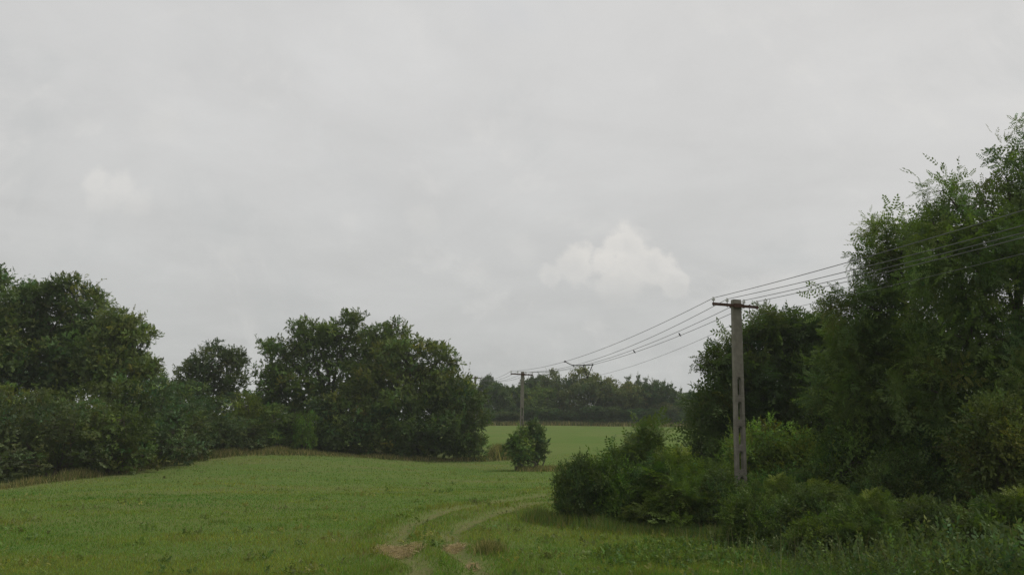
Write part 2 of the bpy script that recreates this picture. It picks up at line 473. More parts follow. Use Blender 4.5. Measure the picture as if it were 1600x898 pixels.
# ------------------------------------------------------------------ foliage engine
def unit(v): return v / (np.linalg.norm(v, axis=-1, keepdims=True) + 1e-9)
def leaf_quads(base, axis, side, normal, L, Wd, fold=0.12):
    """one folded leaf per row: base, left, tip, right"""
    b = base; a = axis * L[:, None]
    mid = b + a * 0.45 - normal * (Wd * fold)[:, None]
    l = mid + side * (Wd * 0.5)[:, None] + normal * (Wd * fold * 2)[:, None]
    r = mid - side * (Wd * 0.5)[:, None] + normal * (Wd * fold * 2)[:, None]
    tip = b + a - normal * (L * 0.08)[:, None]
    return np.stack([b, l, tip, r], 1)
def tmpl_pinnate(seed, pairs=5, L=0.29, ll=0.070, lw=0.036, leaves=4, twig=0.45, spread=0.9):
    r = np.random.default_rng(seed); Q = []
    for k in range(leaves):
        t = (k + 0.6) / leaves; org = np.array((twig * t, 0, 0.0)); sd = 1 if k % 2 else -1
        ang = sd * spread * r.uniform(0.6, 1.2) * (1 - 0.7 * (k == leaves - 1))
        ax = unit(np.array((math.cos(ang), math.sin(ang), r.uniform(-0.35, 0.3))))
        sdv = unit(np.cross((0, 0, 1), ax)); nm = np.cross(ax, sdv)
        Lk = L * r.uniform(0.75, 1.15)
        base = []; axs = []; 
        for p in range(pairs):
            s = Lk * (p + 1) / (pairs + 0.6); dro = -0.25 * s * s / Lk
            for q in (-1, 1):
                base.append(org + ax * s + nm * dro); axs.append(unit(ax * 0.35 + sdv * q * 0.95 + nm * r.uniform(-0.35, 0.1)))
        base.append(org + ax * Lk * 0.98 - nm * 0.25 * Lk); axs.append(ax)
        base = np.array(base); axs = np.array(axs); nmm = unit(nm[None] + r.normal(0, 0.22, base.shape))
        sd2 = unit(np.cross(nmm, axs)); n2 = np.cross(axs, sd2)
        Q.append(leaf_quads(base, axs, sd2, n2, np.full(len(base), ll) * r.uniform(0.8, 1.15, len(base)), np.full(len(base), lw)))
    return np.concatenate(Q).reshape(-1, 3)
def tmpl_twig(seed, n=9, twig=0.4, ll=0.11, lw=0.06, spread=1.0, flat=0.35):
    r = np.random.default_rng(seed)
    t = (np.arange(n) + 0.5) / n
    base = np.stack([twig * t, r.normal(0, 0.03, n) * twig, r.normal(0, 0.04, n) * twig - 0.1 * twig * t * t], 1)
    ang = np.where(np.arange(n) % 2, 1, -1) * spread * r.uniform(0.5, 1.2, n) * (1 - 0.6 * t)
    ax = unit(np.stack([np.cos(ang), np.sin(ang), r.normal(-0.15, flat, n)], 1))
    nm = unit(np.array((0, 0, 1.0)) + r.normal(0, flat, (n, 3)))
    sd = unit(np.cross(nm, ax)); nm = np.cross(ax, sd)
    return leaf_quads(base, ax, sd, nm, ll * r.uniform(0.75, 1.2, n), lw * r.uniform(0.8, 1.15, n)).reshape(-1, 3)
def place(templates, pos, direc, scale, roll=0.5, r=rng, hint=None):
    """instances of the spray templates -> quad vertices (n*4,3) and owner index per vertex"""
    which = r.integers(0, len(templates), len(pos)); Vs = []; own = []
    up = (np.array((0, 0, 1.0)) if hint is None else hint) + r.normal(0, roll, (len(pos), 3))
    x = unit(direc); y = unit(np.cross(up, x)); z = np.cross(x, y)
    for w, T in enumerate(templates):
        i = np.nonzero(which == w)[0]
        if not len(i): continue
        P = (T[None, :, 0, None] * x[i][:, None] + T[None, :, 1, None] * y[i][:, None] + T[None, :, 2, None] * z[i][:, None]) * scale[i][:, None, None] + pos[i][:, None]
        Vs.append(P.reshape(-1, 3)); own.append(np.repeat(i, len(T)))
    return np.concatenate(Vs), np.concatenate(own)
def tint_of(base, n, r, var=0.16, warm=0.10):
    k = np.exp(r.normal(0, var, n)); w = r.normal(0, warm, n)
    c = np.array(base)[None] * k[:, None]
    c[:, 0] *= np.exp(w * 0.9); c[:, 2] *= np.exp(-w * 0.7)
    return c
def lumps(lobes, r, kids=6, size=(0.34, 0.56)):
    out = []
    for c, ra in lobes:
        c = np.array(c, float); ra = np.array(ra, float)
        out.append((c, ra * 0.74))
        for d in unit(r.normal(0, 1, (kids, 3)) + np.array((0, 0, 0.25))):
            s = r.uniform(*size)
            out.append((c + d * ra * (1.0 - s * 0.42), np.full(3, ra.mean()) * s * np.array((1.1, 1.1, 0.74))))
    return out
def make_crown(name, lobes, templates, n_sprays, base_col, seed, clump=0.45, per=10, scale=1.0, up=0.15, droop=0.0,
               shoots=0.05, kids=11, fill=0.16, fill_scale=2.0, var=0.20, size=(0.26, 0.48), floor=None, shoot_up=0.6, flat=0.7):
    """leafy crown mesh: lobes -> lumps -> clumps -> sprays; returns mesh and lump centres"""
    r = np.random.default_rng(seed)
    L = lumps(lobes, r, kids, size)
    C = np.array([c for c, _ in L]); A = np.array([a for _, a in L])
    wt = (A.mean(1) ** 2); wt /= wt.sum()
    nc = max(8, int(n_sprays / per * 1.7))
    li = r.choice(len(L), nc, p=wt)
    d = unit(r.normal(0, 1, (nc, 3))); low = (d[:, 2] < -0.45) & (r.random(nc) < 0.55); d[low, 2] *= -1
    rr = r.uniform(0.78, 1.03, nc)
    pos = C[li] + d * A[li] * rr[:, None]
    # drop clumps buried inside other lumps
    q = np.sqrt((((pos[:, None] - C[None]) / A[None]) ** 2).sum(-1)); q[np.arange(nc), li] = 9
    keep = q.min(1) > 0.72
    if floor is not None: keep &= pos[:, 2] > floor
    pos, d, li = pos[keep], d[keep], li[keep]
    nc = len(pos)
    per_c = max(3, int(n_sprays * (1 - fill * 0.5) / nc))
    ci = np.repeat(np.arange(nc), per_c)
    csz = clump * r.uniform(0.6, 1.35, nc)
    o = unit(r.normal(0, 1, (len(ci), 3)) + np.array((0, 0, 0.35)))
    sp = pos[ci] + o * (csz[ci] * r.uniform(0.25, 1.0, len(ci)))[:, None] * np.array((1, 1, flat))
    outw = unit(d[ci] * 0.65 + o * 0.6)
    sd = unit(outw * 0.45 + r.normal(0, 0.55, (len(ci), 3)) + np.array((0, 0, up - droop)))
    hint = outw + np.array((0, 0, 0.35))
    sc = scale * r.uniform(0.7, 1.2, len(ci))
    lt = tint_of((1.0, 1.0, 1.0), len(L), r, 0.22, 0.11)
    ct = tint_of(base_col, nc, r, var, 0.12) * lt[li]
    cc = ct[ci] * np.exp(r.normal(0, 0.09, (len(ci), 1)))
    # shoots that stick out of the outline
    ns = int(nc * shoots)
    if ns:
        k = r.choice(nc, ns); m = 7
        t = np.tile(np.linspace(0.1, 1.0, m), ns); kk = np.repeat(k, m)
        dirs = unit(d[k] * 0.8 + np.array((0, 0, shoot_up)) + r.normal(0, 0.25, (ns, 3)))
        ln = clump * r.uniform(1.2, 2.6, ns)
        p2 = pos[kk] + np.repeat(dirs, m, 0) * (np.repeat(ln, m) * t)[:, None]
        d2 = unit(np.repeat(dirs, m, 0) * 0.6 + r.normal(0, 0.6, (ns * m, 3)))
        hint = np.concatenate([hint, np.tile(np.array((0, 0, 1.0)), (ns * m, 1))])
        sp = np.concatenate([sp, p2]); sd = np.concatenate([sd, d2]); sc = np.concatenate([sc, scale * r.uniform(0.5, 0.8, ns * m)])
        cc = np.concatenate([cc, ct[kk] * 1.08])
        sdv = unit(np.cross(dirs, r.normal(0, 1, (ns, 3)))) * 0.012
        p0 = pos[k] - dirs * (clump * 0.5); p1 = pos[k] + dirs * (ln * 1.02)[:, None]
        SV = np.stack([p0 - sdv, p0 + sdv, p1 + sdv * 0.3, p1 - sdv * 0.3], 1).reshape(-1, 3)
        SCL = np.tile(np.array((0.075, 0.075, 0.035)), (len(SV), 1))
    V, own = place(templates, sp, sd, sc, 0.34, r, hint)
    col = cc[own]
    if ns: V = np.concatenate([V, SV]); col = np.concatenate([col, SCL])
    # inner leaves, coarser, so that the crown is not hollow
    nf = int(n_sprays * fill)
    if nf:
        l2 = r.choice(len(L), nf, p=wt)
        pf = C[l2] + unit(r.normal(0, 1, (nf, 3))) * A[l2] * (r.random(nf) ** 0.4 * 0.72)[:, None]
        if floor is not None: pf = pf[pf[:, 2] > floor]
        Vf, of = place(templates, pf, r.normal(0, 1, pf.shape), np.full(len(pf), scale * fill_scale), 0.8, r)
        cf = np.array(base_col)[None] * np.exp(r.normal(0, 0.1, (len(pf), 1)))
        V = np.concatenate([V, Vf]); col = np.concatenate([col, cf[of]])
    me = mesh_np(name, V, np.arange(len(V)).reshape(-1, 4), LEAF, col)
    return me, L
def make_trunk(base, lobes, L, r0, seed, n_br=40, stems=1, spread=0.3):
    r = np.random.default_rng(seed); mb = MB()
    base = np.array(base, float)
    cen = np.mean([np.array(c) for c, _ in lobes], 0)
    low = min(c[2] - a[2] * 0.4 for c, a in lobes)
    forks = []
    for s in range(stems):
        off = np.array((r.normal(0, spread), r.normal(0, spread), 0)) * (stems > 1)
        b = base + off; b[2] = base[2] - 0.15
        f = base + (cen - base) * 0.42 + off * 1.6; f[2] = max(base[2] + 0.5, min(low, f[2]))
        mid = (b + f) / 2 + r.normal(0, 0.04, 3) * np.linalg.norm(f - b)
        mb.tube([b, b + (mid - b) * 0.15, mid, f], [r0 * 1.25, r0, r0 * 0.86, r0 * 0.72], 8)
        forks.append(f)
    for i, (c, a) in enumerate(lobes):
        f = forks[i % len(forks)]; c = np.array(c)
        m1 = f + (c - f) * 0.5 + r.normal(0, 0.07, 3) * np.linalg.norm(c - f) + np.array((0, 0, 0.08)) * np.linalg.norm(c - f)
        e = c + unit(c - f) * min(a) * 0.45
        mb.tube([f, m1, c, e], [r0 * 0.55, r0 * 0.36, min(r0 * 0.26, float(np.mean(a)) * 0.05), min(r0 * 0.1, float(np.mean(a)) * 0.02)], 5)
        near = [k for k in L if 0.01 < np.linalg.norm((k[0] - c) / a) < 1.2][:10]
        for kc, ka in near:
            dd = kc - c
            mb.tube([c - dd * 0.1, c + dd * 0.5 + r.normal(0, 0.05, 3) * np.linalg.norm(dd), kc, kc + dd * 0.35], [q * min(r0, float(np.mean(a)) * 0.12) for q in (0.2, 0.15, 0.09, 0.03)], 4)
    return mb

PIN = [tmpl_pinnate(s) for s in range(4)]                                             # fine feathery leaves (near)
ASH = [tmpl_pinnate(10 + s, 4, 0.24, 0.095, 0.042, 4, 0.4, 0.8) for s in range(4)]     # ash-like
TWN = [tmpl_twig(20 + s, 9, 0.38, 0.085, 0.05) for s in range(5)]                      # near shrub
TWM = [tmpl_twig(30 + s, 9, 0.36, 0.145, 0.092) for s in range(5)]                       # middle distance
TWF = [tmpl_twig(40 + s, 7, 0.65, 0.34, 0.23, 1.0, 0.5) for s in range(5)]              # far

def plant(name, part, lobes, templ, n, col, seed, base, label, cat, group=None, r0=0.16, stems=1, color=(1, 1, 1), **kw):
    """a plant built where it stands: lobes in world space, stored relative to its base"""
    b = np.array(base, float)
    lob = [(np.array(c) - b, np.array(a, float)) for c, a in lobes]
    me, L = make_crown(name + '_' + part, lob, templ, n, col, seed, **kw)
    root = empty(name, base)
    o = link(part, me, root); o.color = (*color, 1)
    make_trunk((0, 0, 0), lob, L, r0, seed + 1, stems=stems).build('trunk' if cat == 'tree' else 'stem', BARK, root, True)
    return tag(root, label, cat, group)
def lobes_px(spec, d):
    """(px, py, rx, ry[, depth offset]) in pixels at distance d -> world ellipsoids"""
    out = []
    for s in spec:
        dd = d + (s[4] if len(s) > 4 else 0.0)
        k = dd / F
        out.append((at(s[0], s[1], dd), np.array((s[2] * k, (s[2] + s[3]) * 0.5 * k, s[3] * k))))
    return out
def base_at(px, d):
    x = at(px, HORIZON, d)[0]
    return (x, d, tz(x, d))

# ================================================================== things
def build_trees():
    # ---- right: tall feathery trees and the darker broad tree
    sp = [(1350, 490, 44, 44), (1386, 378, 28, 34), (1400, 425, 46, 46), (1400, 500, 66, 70), (1345, 560, 56, 60, 1), (1420, 590, 80, 70), (1335, 625, 60, 60, 1), (1400, 670, 80, 60, 0.5), (1455, 420, 50, 60, 1)]
    plant('feathery_tree', 'crown', lobes_px(sp, 29), PIN, 3300, (0.105, 0.155, 0.036), 101, base_at(1400, 30), 'tall feathery tree just left of the tallest tree, wires crossing its top', 'tree', r0=0.15, clump=0.42, shoots=0.08, var=0.16, scale=1.05, droop=0.1)
    sp = [(1474, 298, 24, 15), (1520, 334, 34, 42), (1576, 288, 28, 38), (1662, 320, 70, 80), (1560, 360, 70, 80), (1462, 355, 26, 22), (1500, 430, 76, 80), (1610, 450, 100, 110), (1520, 540, 90, 90), (1640, 580, 110, 110), (1480, 620, 80, 70), (1590, 640, 90, 60, -1), (1604, 222, 22, 30)]
    plant('feathery_tree', 'crown', lobes_px(sp, 26), PIN, 4700, (0.095, 0.142, 0.034), 111, base_at(1580, 27.5), 'tallest feathery tree at the right edge, rising above all wires', 'tree', r0=0.2, clump=0.45, shoots=0.06, var=0.16, scale=1.05, droop=0.1)
    sp = [(1128, 585, 34, 32), (1165, 560, 40, 46), (1205, 535, 40, 34), (1255, 545, 52, 44), (1305, 560, 50, 50), (1120, 655, 40, 42), (1165, 640, 62, 54), (1240, 620, 82, 70), (1315, 630, 60, 66, 2)]
    plant('broad_tree', 'crown', lobes_px(sp, 38), ASH, 3300, (0.067, 0.102, 0.028), 121, base_at(1225, 39), 'dark broad tree standing behind the near concrete pole', 'tree', r0=0.2, clump=0.42, shoots=0.12, var=0.14, scale=1.35, shoot_up=1.0)
    # ---- left: tall trees behind the thicket
    sp = [(-38, 480, 52, 66), (-40, 570, 75, 70), (0, 545, 40, 60), (-8, 440, 16, 28)]
    plant('tall_tree', 'crown', lobes_px(sp, 60), TWM, 4334, (0.080, 0.118, 0.036), 131, base_at(-40, 61), 'tall dark tree cut off by the left edge of the photo', 'tree', r0=0.3, clump=0.52, shoots=0.08, scale=1.1, fill=0.30, fill_scale=1.7, color=(1.16, 1.14, 1.0))
    sp = [(25, 490, 32, 46), (68, 480, 34, 42), (118, 476, 42, 44), (150, 515, 44, 44), (60, 550, 66, 56), (130, 560, 66, 52), (95, 600, 80, 36)]
    plant('tall_tree', 'crown', lobes_px(sp, 64), TWM, 8049, (0.073, 0.109, 0.033), 141, base_at(95, 65), 'tall dark tree with several heads above the left thicket', 'tree', r0=0.34, clump=0.52, shoots=0.09, scale=1.05, fill=0.30, fill_scale=1.7, color=(1.16, 1.14, 1.0))
    sp = [(178, 530, 34, 42), (205, 545, 28, 40), (195, 590, 48, 40), (226, 590, 24, 34), (170, 575, 40, 44)]
    plant('willowy_tree', 'crown', lobes_px(sp, 61), TWM, 4437, (0.114, 0.151, 0.048), 151, base_at(195, 62), 'paler feathery tree on the right slope of the tall left trees', 'tree', r0=0.22, clump=0.45, shoots=0.16, scale=0.9, fill=0.30, fill_scale=1.7, color=(1.16, 1.14, 1.0))
    sp = [(330, 572, 44, 40), (300, 592, 30, 30), (358, 590, 32, 34), (330, 610, 50, 34)]
    plant('round_tree', 'crown', lobes_px(sp, 84), TWM, 3508, (0.054, 0.077, 0.026), 161, base_at(330, 84), 'small dark round tree between the two big left groves', 'tree', r0=0.22, clump=0.42, shoots=0.22, scale=1.0, shoot_up=1.0, fill=0.30, fill_scale=1.7, color=(1.16, 1.14, 1.0))
    # ---- the grove left of the far pole
    sp = [(450, 560, 46, 44), (495, 535, 46, 38), (548, 528, 48, 36), (602, 532, 36, 36), (430, 605, 36, 44), (500, 600, 80, 56), (580, 590, 70, 56), (470, 640, 70, 40)]
    plant('broad_tree', 'crown', lobes_px(sp, 80), TWM, 9288, (0.080, 0.121, 0.030), 171, base_at(520, 81), 'largest rounded tree of the middle grove, at its left', 'tree', r0=0.38, clump=0.55, shoots=0.05, scale=1.15, kids=8, fill=0.30, fill_scale=1.7, color=(1.16, 1.14, 1.0))
    sp = [(640, 570, 50, 42), (675, 575, 38, 40), (705, 572, 15, 9), (620, 620, 70, 50), (690, 620, 46, 44), (560, 650, 60, 46)]
    plant('spreading_tree', 'crown', lobes_px(sp, 76), TWM, 6811, (0.091, 0.123, 0.033), 181, base_at(630, 77), 'yellowish spreading tree of the middle grove with a branch reaching right', 'tree', r0=0.3, clump=0.52, shoots=0.07, scale=1.05, fill=0.30, fill_scale=1.7, color=(1.16, 1.14, 1.0))
    sp = [(690, 655, 62, 52), (735, 655, 32, 50), (640, 670, 70, 40), (700, 692, 46, 22), (742, 690, 24, 24), (650, 694, 46, 18), (600, 694, 46, 16), (580, 678, 60, 32), (535, 675, 46, 32)]
    plant('dense_shrub', 'foliage', lobes_px(sp, 74.5), TWM, 7740, (0.064, 0.097, 0.029), 191, base_at(650, 75), 'dense dark shrub skirting the middle grove down to the grass', 'shrub', r0=0.12, stems=5, clump=0.48, shoots=0.03, scale=1.0, fill=0.30, fill_scale=1.7, color=(1.16, 1.14, 1.0))
build_trees()

# ---- shrubs: a few kinds, each plant an individual
def shrub_proto(key, templ, n, col, seed, rad, hgt, **kw):
    r = np.random.default_rng(seed)
    lob = [((0, 0, hgt * 0.55), (rad * 0.72, rad * 0.7, hgt * 0.42))]
    for k in range(5):
        a = k * 1.26 + r.uniform(-0.3, 0.3); q = rad * r.uniform(0.42, 0.6)
        s = r.uniform(0.38, 0.52)
        lob.append(((q * math.cos(a), q * math.sin(a), hgt * r.uniform(0.3, 0.66)), (rad * s, rad * s, hgt * s * 0.66)))
    for k in range(6):
        a = k * 1.05 + r.uniform(-0.3, 0.3); q = rad * r.uniform(0.5, 0.66)
        lob.append(((q * math.cos(a), q * math.sin(a), hgt * r.uniform(0.14, 0.22)), (rad * 0.36, rad * 0.36, hgt * 0.17)))
    kw.setdefault('kids', 5)
    me, L = make_crown('foliage_' + key, lob, templ, n, col, seed, floor=0.02, **kw)
    tr = make_trunk((0, 0, 0), lob, L, kw.get('r0', 0.03) if False else 0.02 * rad + 0.015, seed + 3, stems=5, spread=0.14 * rad).mesh('stem_' + key, BARK, True)
    return me, tr, rad, hgt
PROTO = {
    'fresh': shrub_proto('fresh', TWN, 2600, (0.111, 0.167, 0.031), 301, 1.5, 2.6, clump=0.26, shoots=0.2, scale=0.95, shoot_up=0.8),
    'dark': shrub_proto('dark', TWN, 2600, (0.069, 0.102, 0.026), 302, 1.5, 2.6, clump=0.25, shoots=0.16, scale=0.9),
    'elder': shrub_proto('elder', ASH, 1050, (0.105, 0.155, 0.029), 303, 1.6, 2.7, clump=0.32, shoots=0.18, scale=0.85, shoot_up=0.9),
    'yellow': shrub_proto('yellow', TWN, 2600, (0.118, 0.165, 0.032), 304, 1.5, 2.6, clump=0.28, shoots=0.2, scale=1.0),
    'thorn': shrub_proto('thorn', TWM, 2900, (0.080, 0.105, 0.038), 305, 4.0, 6.6, clump=0.42, shoots=0.1, scale=0.85),
    'hazel': shrub_proto('hazel', TWM, 2700, (0.105, 0.139, 0.033), 306, 4.0, 6.6, clump=0.42, shoots=0.1, scale=0.9),
    'far_round': shrub_proto('far_round', TWF, 3400, (0.080, 0.114, 0.036), 307, 5.5, 10.5, clump=0.55, shoots=0.08, scale=0.85),
    'far_willow': shrub_proto('far_willow', TWF, 4200, (0.111, 0.136, 0.050), 308, 5.0, 10.5, clump=0.75, shoots=0.04, scale=0.72, droop=0.9, up=0.0),
}
def poplar_proto():
    lob = [((0, 0, z), (1.5 - abs(z - 7) * 0.14, 1.5 - abs(z - 7) * 0.14, 2.2)) for z in (4, 7, 10, 12.3)]
    lob[-1] = (lob[-1][0], (0.7, 0.7, 1.6))
    me, L = make_crown('foliage_poplar', lob, TWF, 900, (0.080, 0.102, 0.042), 309, clump=0.6, shoots=0.2, scale=0.75, up=0.8, shoot_up=2.0)
    return me, make_trunk((0, 0, 0), lob, L, 0.2, 310).mesh('trunk_poplar', BARK, True), 1.6, 13.6
PROTO['poplar'] = poplar_proto()
PROTO['tall'] = shrub_proto('tall', TWN, 3200, (0.100, 0.135, 0.036), 311, 1.5, 4.2, clump=0.3, shoots=0.15, scale=1.05)

def shrub(key, px, d, wpx, top, label, color=(1, 1, 1), group=None, name='shrub', cat='shrub', rot=None, sink=0.0, part='foliage', depth=1.0):
    me, tr, rad, hgt = PROTO[key]
    b = base_at(px, d)
    h = at(px, top, d)[2] - b[2] + sink
    w = wpx * d / F
    o = empty(name, (b[0], b[1], b[2] - sink), random.uniform(0, 6.28) if rot is None else rot)
    s = w / (2 * rad * 1.04); o.scale = (s, s * depth, h / (hgt * 1.0))
    f = link(part, me, o); f.color = (*color, 1)
    link('trunk' if cat == 'tree' else 'stem', tr, o)
    return tag(o, label, cat, group)

def build_shrubs():
    g = 'shrubs of the left thicket'
    shrub('thorn', -25, 47, 190, 606, 'greyish thorn shrub cut off at the left edge beside the grass', (0.92, 0.92, 1.0), g)
    shrub('thorn', 75, 50, 190, 612, 'grey-green thorn shrub, foremost of the left thicket above the dry grass', (1.0, 0.98, 0.95), g)
    shrub('hazel', 40, 56, 150, 585, 'yellow-green shrub glowing amid the left thicket, close to the edge', (1.25, 1.15, 0.7), g)
    shrub('hazel', 150, 57, 170, 572, 'olive shrub topping the left thicket beneath the tall trees', (0.95, 0.95, 0.9), g)
    shrub('hazel', 170, 53.5, 170, 612, 'mid-green leafy shrub bulging out in the centre of the left thicket', (0.88, 0.92, 0.85), g)
    shrub('thorn', 245, 58, 160, 590, 'bluish grey-green shrub below the paler feathery tree', (0.85, 1.0, 1.02), g)
    shrub('thorn', 268, 61.5, 130, 628, 'low grey-green shrub stepping down the right slope of the left thicket', (0.95, 1.0, 1.0), g)
    shrub('thorn', 325, 68, 130, 622, 'dull green shrub in front of the small dark round tree', (0.85, 0.95, 0.95), g)
    shrub('thorn', 365, 70, 110, 648, 'low shrub where the left thicket meets the middle grove', (0.95, 1.0, 0.95), g)
    shrub('thorn', 285, 73, 150, 596, 'grey-green shrub filling the dip left of the small round tree', (0.8, 0.95, 0.9), g)
    shrub('thorn', 235, 68, 150, 584, 'shrub behind the foot of the paler feathery tree', (0.85, 0.95, 0.88), g)
    shrub('thorn', 390, 80, 150, 612, 'shaded shrub between the small round tree and the grove', (0.75, 0.85, 0.8), g)
    shrub('hazel', 388, 74, 90, 600, 'bright yellow-green shrub left of the middle grove', (1.25, 1.2, 0.75))
    shrub('hazel', 428, 73, 100, 622, 'mid-green shrub filling the left foot of the middle grove', (0.85, 0.98, 0.85))
    shrub('hazel', 477, 72.5, 44, 634, 'small fresh-green shrub at the foot of the middle grove', (1.05, 1.35, 0.8))
    shrub('thorn', 500, 76, 120, 620, 'shaded shrub under the largest rounded tree', (0.75, 0.85, 0.8))
    shrub('thorn', 5, 62, 200, 560, 'dark shrub at the back of the thicket, beneath the leftmost tall tree', (0.8, 0.9, 0.9), g)
    # around the far pole
    sp = [(806, 697, 14, 14), (814, 684, 10, 15), (800, 706, 9, 9), (819, 706, 15, 15), (811, 716, 13, 11), (824, 719, 11, 9)]
    plant('shrub', 'foliage', lobes_px(sp, 64.6), TWM, 900, (0.120, 0.180, 0.044), 411, base_at(814, 64.8), 'light green shrub wrapped about the foot of the far pole', 'shrub', r0=0.07, stems=3, clump=0.25, shoots=0.4, scale=0.75, kids=6)
    sp = [(838, 687, 15, 17), (846, 700, 11, 14), (832, 671, 9, 11), (838, 711, 14, 12), (826, 693, 12, 16)]
    plant('shrub', 'foliage', lobes_px(sp, 65.6), TWM, 900, (0.075, 0.115, 0.034), 421, base_at(831, 65.8), 'dark green shrub to the right of the far pole', 'shrub', r0=0.07, stems=3, clump=0.25, shoots=0.4, scale=0.75, kids=6)
    # right-hand thicket by the near pole
    g = 'shrubs of the right thicket'
    shrub('dark', 902, 27.5, 86, 715, 'dark shrub at the left tip of the right thicket', (0.8, 0.85, 0.85), g)
    shrub('fresh', 952, 27.8, 110, 706, 'mid-green shrub next to the dark leftmost shrub of the thicket', (0.75, 0.85, 0.8), g)
    sp = [(1010, 700, 24, 22), (1022, 682, 10, 15), (985, 722, 30, 22), (1015, 735, 40, 30), (975, 750, 30, 30), (1000, 775, 40, 30)]
    plant('shrub', 'foliage', lobes_px(sp, 29.5), ASH, 900, (0.096, 0.140, 0.036), 431, base_at(1003, 29.6), 'pointed light green shrub with the tallest tip left of the near pole', 'shrub', g, r0=0.05, stems=3, clump=0.3, shoots=0.22, scale=0.85, kids=6, shoot_up=1.0)
    shrub('elder', 1050, 27, 150, 712, 'broad yellow-green shrub between the pointed shrub and the near pole', (0.85, 0.88, 0.8), g)
    shrub('dark', 1110, 26.5, 110, 735, 'shaded shrub directly left of the near pole foot', (1.05, 1.1, 1.0), g)
    shrub('fresh', 1105, 31, 90, 712, 'green shrub behind the thicket, left of the near pole', (0.95, 1.0, 0.9), g)
    shrub('yellow', 1185, 33.5, 130, 664, 'yellow-green shrub right behind the near pole', (0.95, 1.0, 0.9), g)
    shrub('yellow', 1255, 32, 150, 676, 'bright yellowish shrub right of the near pole under the dark tree', (1.0, 1.02, 0.9), g)
    shrub('fresh', 1215, 28.3, 130, 730, 'bluish green shrub right of the pole foot', (0.7, 0.95, 0.9), g)
    shrub('elder', 1190, 25, 116, 752, 'light green shrub hiding the foot of the near pole', (0.95, 0.95, 0.9), g)
    shrub('fresh', 1330, 29, 170, 650, 'tall green shrub climbing towards the feathery trees', (0.8, 0.85, 0.85), g)
    shrub('elder', 1290, 24, 140, 760, 'elder-like shrub in front, right of the pole, with yellow shoots', (0.85, 0.85, 0.8), g)
    shrub('dark', 1385, 25.5, 150, 715, 'dark shrub at the mouth of the shaded hollow', (0.9, 0.95, 0.9), g)
    shrub('fresh', 1385, 22.3, 96, 775, 'low shrub in front of the shaded hollow', (0.8, 0.85, 0.75), g)
    shrub('tall', 1570, 23, 160, 615, 'yellow-brown tinged shrub below the tallest tree at the right edge', (0.92, 0.86, 0.75), g)
    shrub('fresh', 1450, 27.5, 170, 640, 'mid-green shrub beneath the tall feathery trees above the hollow', (0.75, 0.82, 0.8), g)
    shrub('fresh', 1165, 22.6, 96, 768, 'rounded leafy shrub lowest in front of the near pole', (0.7, 0.74, 0.68), g)
    shrub('elder', 1335, 20.2, 120, 776, 'broad pinnate-leaved shrub in front at the bottom, right of the bright low one', (0.8, 0.82, 0.75), g)
    shrub('dark', 1245, 23.0, 112, 764, 'dark green shrub between the pole foot and the elder-like shrub', (1.05, 1.1, 0.95), g)
    shrub('elder', 1555, 19.6, 150, 775, 'leafy pale shrub at the very right edge, in front of everything', (0.7, 0.72, 0.65), g)
    shrub('fresh', 1265, 20.8, 92, 802, 'low bright leafy shrub in front among the weeds', (0.85, 0.86, 0.66), g)
    shrub('dark', 1440, 21.0, 116, 780, 'low dark shrub among the weeds before the hollow', (1.0, 1.0, 0.9), g)
    shrub('dark', 1330, 41, 240, 640, 'dark shrub far back behind the tall shrub', (0.9, 0.95, 0.9), g)
    shrub('dark', 1470, 36, 260, 610, 'dark shrub closing the back of the shaded hollow', (0.8, 0.85, 0.85), g)
    shrub('dark', 1620, 32, 260, 640, 'dark shrub behind the right edge of the hollow', (0.8, 0.85, 0.85), g)
    shrub('dark', 1120, 42, 120, 668, 'dark low shrub beneath the left side of the dark broad tree', (0.85, 0.9, 0.9), g)
    # ---- the wood across the meadow
    g = 'trees of the far wood'
    T = dict(name='wood_tree', cat='tree', group=g, part='crown')
    shrub('far_round', 722, 168, 56, 592, 'dark far tree just right of the middle grove, by the farthest pole', (0.8, 0.85, 0.95), **T)
    shrub('far_round', 757, 172, 44, 584, 'far tree with a spiky top right of the farthest pole', (0.75, 0.8, 0.9), **T)
    shrub('far_round', 782, 160, 54, 596, 'green far tree left of the far pole', (0.95, 1.05, 0.9), **T)
    shrub('far_round', 803, 166, 66, 600, 'far tree right behind the shaft of the far pole', (0.85, 0.95, 0.9), **T)
    shrub('far_round', 836, 170, 60, 584, 'dark far tree right behind the far pole crossarm', (0.75, 0.82, 0.9), **T)
    shrub('far_round', 842, 156, 70, 602, 'yellowish green far tree right of the far pole', (1.15, 1.2, 0.8), **T)
    shrub('far_willow', 866, 162, 50, 577, 'grey-green far willow left of the tallest one', (0.92, 0.95, 0.9), **T)
    shrub('far_willow', 908, 156, 84, 574, 'tallest grey-green willow of the far wood below the wire spreader', (0.95, 0.95, 0.88), **T)
    shrub('far_willow', 955, 157, 70, 590, 'rounded olive willow right of the tallest far willow', (0.95, 0.95, 0.8), **T)
    shrub('far_willow', 984, 155, 66, 597, 'pale drooping willow near the centre of the far wood', (1.0, 0.98, 0.85), **T)
    shrub('far_round', 1020, 156, 80, 596, 'dark rounded tree below the far poplars', (0.72, 0.8, 0.8), **T)
    shrub('far_willow', 1042, 153, 56, 628, 'low grey willow bush at the foot of the far wood', (0.8, 0.8, 0.88), **T)
    shrub('far_round', 1071, 156, 54, 624, 'light green round tree low in the far wood', (1.15, 1.2, 0.85), **T)
    shrub('far_round', 1090, 162, 92, 608, 'far tree partly hidden by the dark broad tree', (0.85, 0.95, 0.9), **T)
    shrub('far_round', 1150, 165, 80, 606, 'far tree glimpsed behind the near pole', (0.85, 0.95, 0.9), **T)
